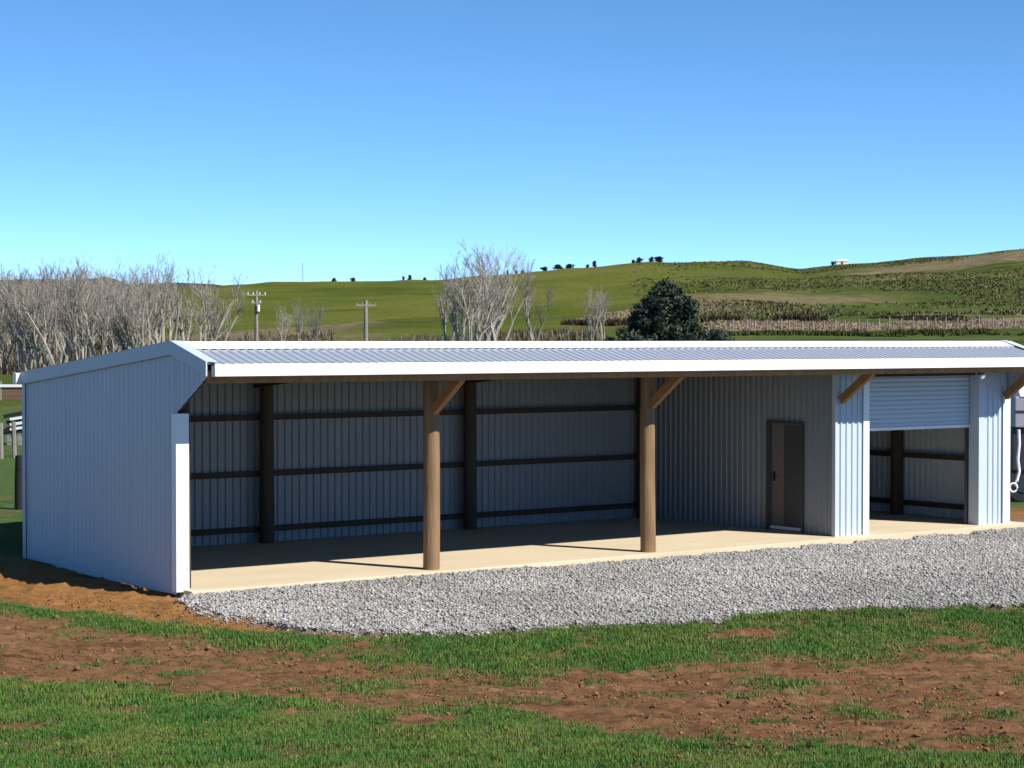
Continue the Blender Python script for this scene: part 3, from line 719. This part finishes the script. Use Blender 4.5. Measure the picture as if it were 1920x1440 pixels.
ms = empty('mast', (x, y, hz(a, w))); tag(ms, 'thin radio mast standing on the far green hill skyline', 'mast')
mb = MB()
for k in range(3):
    an = k*2.094; mb.tube([(.22*math.cos(an), .22*math.sin(an), -.3), (.06*math.cos(an), .06*math.sin(an), 6.4)], .035, 5)
mb.build('lattice_legs', M['pole_grey'], ms)
mb = MB()
for k in range(12):
    z = .3+k*.5; r0 = .22-.16*z/6.4; mb.bar((r0, 0, z), (-r0*.5, r0*.87, z+.3), .03, .03); mb.bar((-r0*.5, r0*.87, z), (-r0*.5, -r0*.87, z+.3), .03, .03)
mb.build('lattice_bracing', M['pole_grey'], ms)
w = crest_w(1577)-1; a = lat(1577, w); x, y = xy(a, w)
hut = empty('hilltop_hut', (x, y, hz(a, w)-.15), -YAW); tag(hut, 'tiny white hut on the skyline of the right hill', 'hut')
MB().box(-1.9, 1.9, -1.3, 1.3, -.5, 1.25).build('wall', M['paint_white'], hut)
MB().add([(-2.05,-1.5,1.2),(2.05,-1.5,1.2),(2.05,0,1.85),(-2.05,0,1.85),(2.05,1.5,1.2),(-2.05,1.5,1.2)], [(0,1,2,3),(3,2,4,5),(0,3,5),(1,4,2),(0,5,4,1)]).build('roof', M['trim'], hut)
MB().box(-.4, .4, -1.32, -1.302, -.3, 1.0).build('door', M['rustred'], hut)

# boundary fence along the dry strip on the right
def wire_fence(name, pts, h, r, label, m, nw=4):
    root = empty(name, (pts[0][0], pts[0][1], pts[0][2])); o = Vector(pts[0]); tag(root, label, 'fence')
    proto = None
    for p in pts:
        q = Vector(p)-o; hh = h*random.uniform(.92, 1.1)
        MB().tube([(q.x, q.y, q.z-.3), (q.x+random.uniform(-.05,.05), q.y, q.z+hh)], r*random.uniform(.85, 1.2), 6).build('post', m, root)
    for k in range(nw):
        mb = MB(); z = h*(.25+.7*k/(nw-1))
        mb.tube([(p[0]-o.x, p[1]-o.y, p[2]-o.z+z) for p in pts], .012, 3); mb.build('wire', M['wire'], root)
    return root
pts = []
rr = random.Random(8)
for px in np.arange(1335, 2050, 21):
    w = 236+(px-1335)*.02; a = lat(px+rr.uniform(-4, 4), w); x, y = xy(a, w); pts.append((x, y, hz(a, w)))
wire_fence('paddock_fence', pts, 1.35, .085, 'pale post and wire fence along the dry grass strip right of the evergreen', M['pole_grey'])
pts = []
for px in np.arange(700, 1130, 26):
    w = 205; a = lat(px+rr.uniform(-4, 4), w); x, y = xy(a, w); pts.append((x, y, hz(a, w)))
wire_fence('paddock_fence', pts, 1.2, .05, 'faint wire fence low behind the roof between the poles and evergreen', M['pole_grey'])
# left paddock: pale posts, black strainer, boarded fence with white top rail
pts = []
for px, w in ((-62,57),(-30,57.5),(2,58),(27,58.5),(56,59),(85,59.5)):
    a = lat(px, w); x, y = xy(a, w); pts.append((x, y, gz(x, y)))
wire_fence('paddock_fence', pts, .95, .055, 'pale post and wire fence left behind the shed end wall', M['pole_grey'])
a = lat(37, 39.5); x, y = xy(a, 39.5); st = empty('strainer_post', (x, y, gz(x, y))); tag(st, 'thick black strainer post beside the back corner of the shed', 'post')
MB().tube([(0,0,-.4), (0,0,.55), (.01,0,1.05)], [.118,.112,.105], 14).build('post', M['creosote'], st, True)
MB().tube([(.0,0,.80), (.0,0,.815)], .116, 14).build('wire_band', M['creosote'], st)
a = lat(47, 41); x, y = xy(a, 41); st = empty('marker_stake', (x, y, gz(x, y))); tag(st, 'thin pale stake between the black post and the shed corner', 'stake')
MB().tube([(0,0,-.2), (.01,0,1.1)], [.03,.026], 8).build('stake', M['paint_white'], st, True); MB().box(-.035, .045, -.035, .035, 1.05, 1.1).build('cap', M['paint_white'], st)
w = 122.0
bf = empty('boarded_fence', (*xy(lat(0, w), w), 0)); tag(bf, 'low brown boarded fence with white top rail below the bare grove', 'fence'); bf.rotation_euler = (0, 0, -YAW)
z0 = hz(lat(0, w), w); zt = zrow(724, w)
for k in range(-9, 7):
    xx = k*.78*2; MB().box(xx-.09, xx+.09, -.06, .05, z0-.3, zt+.30).build('post', M['pole_grey'], bf)
    for j in range(4):
        hh = (zt-z0)/4; MB().box(xx+.1, xx+1.46, 0, .035, z0+j*hh+.02, z0+(j+1)*hh-.02).build('board', M['rustred'], bf)
MB().box(-14.1, 10.2, -.1, .08, zt-.06, zt+.10).build('top_rail', M['paint_white'], bf)
# small timber loading ramp with pale boards under a dark slanting rail
w = 66; x, y = xy(lat(38, w), w); zg = gz(x, y)
lr = empty('stock_ramp', (x, y, zg), -YAW); tag(lr, 'small timber stock ramp with pale boards beyond the shed end wall', 'ramp')
zz = lambda row: zrow(row, w)-zg
u = w/FPX
for dx in (-22, -2, 22, 50): MB().box(dx*u-.06, dx*u+.06, -.06, .06, -.2, zz(792)).build('post', M['pole_grey'], lr)
MB().bar((-30*u, -.1, zz(781)), (70*u, -.1, zz(762)), .09, .13).build('top_rail', M['creosote'], lr)
for i, r0 in enumerate((786, 796, 805)):
    MB().bar((-18*u, -.12, zz(r0)), (70*u, -.12, zz(r0-14)), .05, .085).build('board', M['paint_white'], lr)
    MB().bar((-26*u, -.06, zz(r0+5)), (70*u, -.06, zz(r0-9)), .05, .08).build('shadow_board', M['creosote'], lr)  # dark boards stand in for the shade between the pale ones
MB().bar((-42*u, -.1, zz(810)), (-20*u, -.1, zz(806)), .1, .14).build('lower_rail', M['creosote'], lr)
MB().bar((-42*u, .5, zz(814)), (60*u, .5, zz(812)), 1.0, .07, (0,0,1)).build('deck', M['creosote'], lr)

# grey tank trailer with a white pipe past the right end of the shed
M['tank'] = mat('grey_tank', (.30,.30,.35), .5, 0, (2, .2, None, 4)); M['navy'] = mat('dark_navy_paint', (.018,.026,.045), .5, 0, (3, .4, None, 3))
w = 46.5; x, y = xy(lat(1935, w), w); zg = gz(x, y); zz = lambda row: zrow(row, w)-zg; u = w/FPX
tr = empty('farm_trailer', (x, y, zg), -YAW); tag(tr, 'grey farm trailer with dark chassis and white pipe at the right picture edge', 'trailer')
MB().box(-44*u, 150*u, -.6, 1.2, zz(800), zz(742)).build('tank_body', M['tank'], tr, bevel=.03)
MB().box(-20*u, -17*u, -.615, -.602, zz(798), zz(744)).box(-44*u, 60*u, -.615, -.602, zz(772), zz(768)).build('seam', M['navy'], tr)
mb = MB(); mb.prism([(-.62, zz(742)), (-.35, zz(722)), (.3, zz(712)), (.95, zz(722)), (1.22, zz(742))][::-1], -34*u, 150*u); mb.build('cover', M['paint_white'], tr)
MB().box(-46*u, 150*u, -.5, 1.1, zz(880), zz(801)).build('chassis', M['navy'], tr, bevel=.02)
for xx in (-24*u, 70*u):
    whl = MB().tube([(xx, -.45, zz(905)), (xx, -.2, zz(905))], .40, 22).build('wheel', M['black'], tr, True)
    MB().tube([(xx, -.47, zz(905)), (xx, -.452, zz(905))], .2, 16).build('rim', M['navy'], whl, True)
MB().tube([(-39*u,-.72,zz(803)), (-38*u,-.72,zz(830)), (-41*u,-.74,zz(858)), (-38*u,-.74,zz(880)), (-43*u,-.76,zz(898)), (-48*u,-.76,zz(906))], .036, 10).build('pipe', M['paint_white'], tr, True)
mb = MB(); cc = Vector((-49*u, -.76, zz(910)))
mb.tube([cc+Vector(((.085)*math.cos(t*.5236), 0, .10*math.sin(t*.5236))) for t in range(13)], .024, 8, False); mb.build('pipe_ring', M['paint_white'], tr, True)

# scrub: dry grass tufts and low brush (uncountable)
M['dry'] = mat('dry_tussock', (.25,.19,.12), .95, 0, attr='tint', spec=.1)
def tufts(name, a, w, h, c0, c1, label, blades=7, wd=.06):
    n = len(a); x, y = xy(a, w); z = far_z(a, w); m = blades
    t = rng.uniform(0, 6.283, (n, m)); l = rng.uniform(.1, .8, (n, m)); H = h[:,None]*rng.uniform(.5, 1.1, (n, m)); bw = wd*rng.uniform(.6, 1.4, (n, m))
    jx = rng.normal(0, .25, (n, m))*h[:,None]; jy = rng.normal(0, .25, (n, m))*h[:,None]
    P = np.zeros((n, m, 3, 3)); X = x[:,None]+jx; Yy = y[:,None]+jy; Zz = np.repeat(z[:,None], m, 1)-.1
    P[...,0,:] = np.stack([X-np.sin(t)*bw, Yy+np.cos(t)*bw, Zz], -1); P[...,1,:] = np.stack([X+np.sin(t)*bw, Yy-np.cos(t)*bw, Zz], -1)
    P[...,2,:] = np.stack([X+np.cos(t)*H*l, Yy+np.sin(t)*H*l, Zz+H], -1)
    b = rng.random((n, 1)); c = np.array([c0])*(1-b)+np.array([c1])*b
    o = np_mesh(name, P.reshape(-1, 3), np.arange(n*m*3).reshape(-1, 3), M['dry'], {'tint': np.repeat(c, m*3, 0)}); return tag(o, label, kind='stuff')
def strip_pts(n, c0, c1, w0, w1): 
    px = rng.uniform(c0, c1, n); w = rng.uniform(w0, w1, n); return lat(px, w), w
def clumpy(a, w, sc, thr): 
    k = sstep(thr-.09, thr+.13, fbm(a*sc, w*sc*.6, 3, 4)) > rng.random(len(a)); return a[k], w[k]
a, w = strip_pts(4200, 1320, 2100, 236, 262)
tufts('dry_grass', a, w, rng.uniform(.15, .55, len(a)), (.20,.145,.10), (.37,.29,.20), 'pale dry tussock strip along the right paddock fence', 6, .10)
a, w = clumpy(*strip_pts(3400, 1320, 1980, 260, 276), .09, .50)
tufts('dark_scrub', a, w, rng.uniform(.3, 1.3, len(a))*np.where(lat(1620, w) > a, 1, .45), (.022,.017,.012), (.085,.065,.04), 'dark scrub line above the fence and dry strip', 8, .15)  # tints carry the shade within the scrub
a, w = clumpy(*strip_pts(9000, 1060, 1420, 297, 362), .06, .40); k = w < 298+np.maximum(0, 960+a/w*FPX-1060)*.42+rng.normal(0, 4, len(w)); a, w = a[k], w[k]
tufts('dry_bank_grass', a, w, rng.uniform(.15, .5, len(a)), (.21,.155,.105), (.36,.28,.19), 'pale dry grass on the gully bank beside the evergreen', 6, .12)
a, w = clumpy(*strip_pts(900, 1055, 1225, 288, 298), .12, .42)
tufts('bank_scrub', a, w, rng.uniform(.3, 1.1, len(a)), (.018,.014,.010), (.07,.055,.035), 'dark eroded scrub at the foot of the gully bank', 8, .15)
a, w = clumpy(*strip_pts(2200, 1330, 2100, 198, 216), .16, .48)
tufts('green_brush', a, w, rng.uniform(.15, .6, len(a)), (.014,.022,.010), (.085,.095,.03), 'low green brush line just above the right half of the roof', 8, .12)
a, w = clumpy(*strip_pts(34000, 1180+rng.exponential(60, 34000), 2150, 285, 680), .03, .52)
tufts('hill_tussock', a, w, rng.uniform(.2, .7, len(a)), (.05,.065,.018), (.17,.15,.07), 'rough olive tussock scattered over the right hill', 5, .22)
a, w = strip_pts(500, 600, 700, 205, 240)
tufts('russet_brush', a, w, rng.uniform(.6, 1.3, len(a)), (.18,.085,.012), (.28,.15,.03), 'russet brush beside the dark-topped power pole', 7, .12)
a, w = strip_pts(2200, -150, 620, 190, 285)
tufts('grove_undergrowth', a, w, rng.uniform(.5, 1.7, len(a)), (.09,.075,.05), (.20,.165,.115), 'dull brown undergrowth at the feet of the bare grove', 7, .10)
a, w = strip_pts(900, 700, 1130, 190, 250)
tufts('dull_undergrowth', a, w, rng.uniform(.4, 1.2, len(a)), (.07,.065,.03), (.19,.155,.10), 'dull undergrowth behind the middle of the roof', 7, .10)
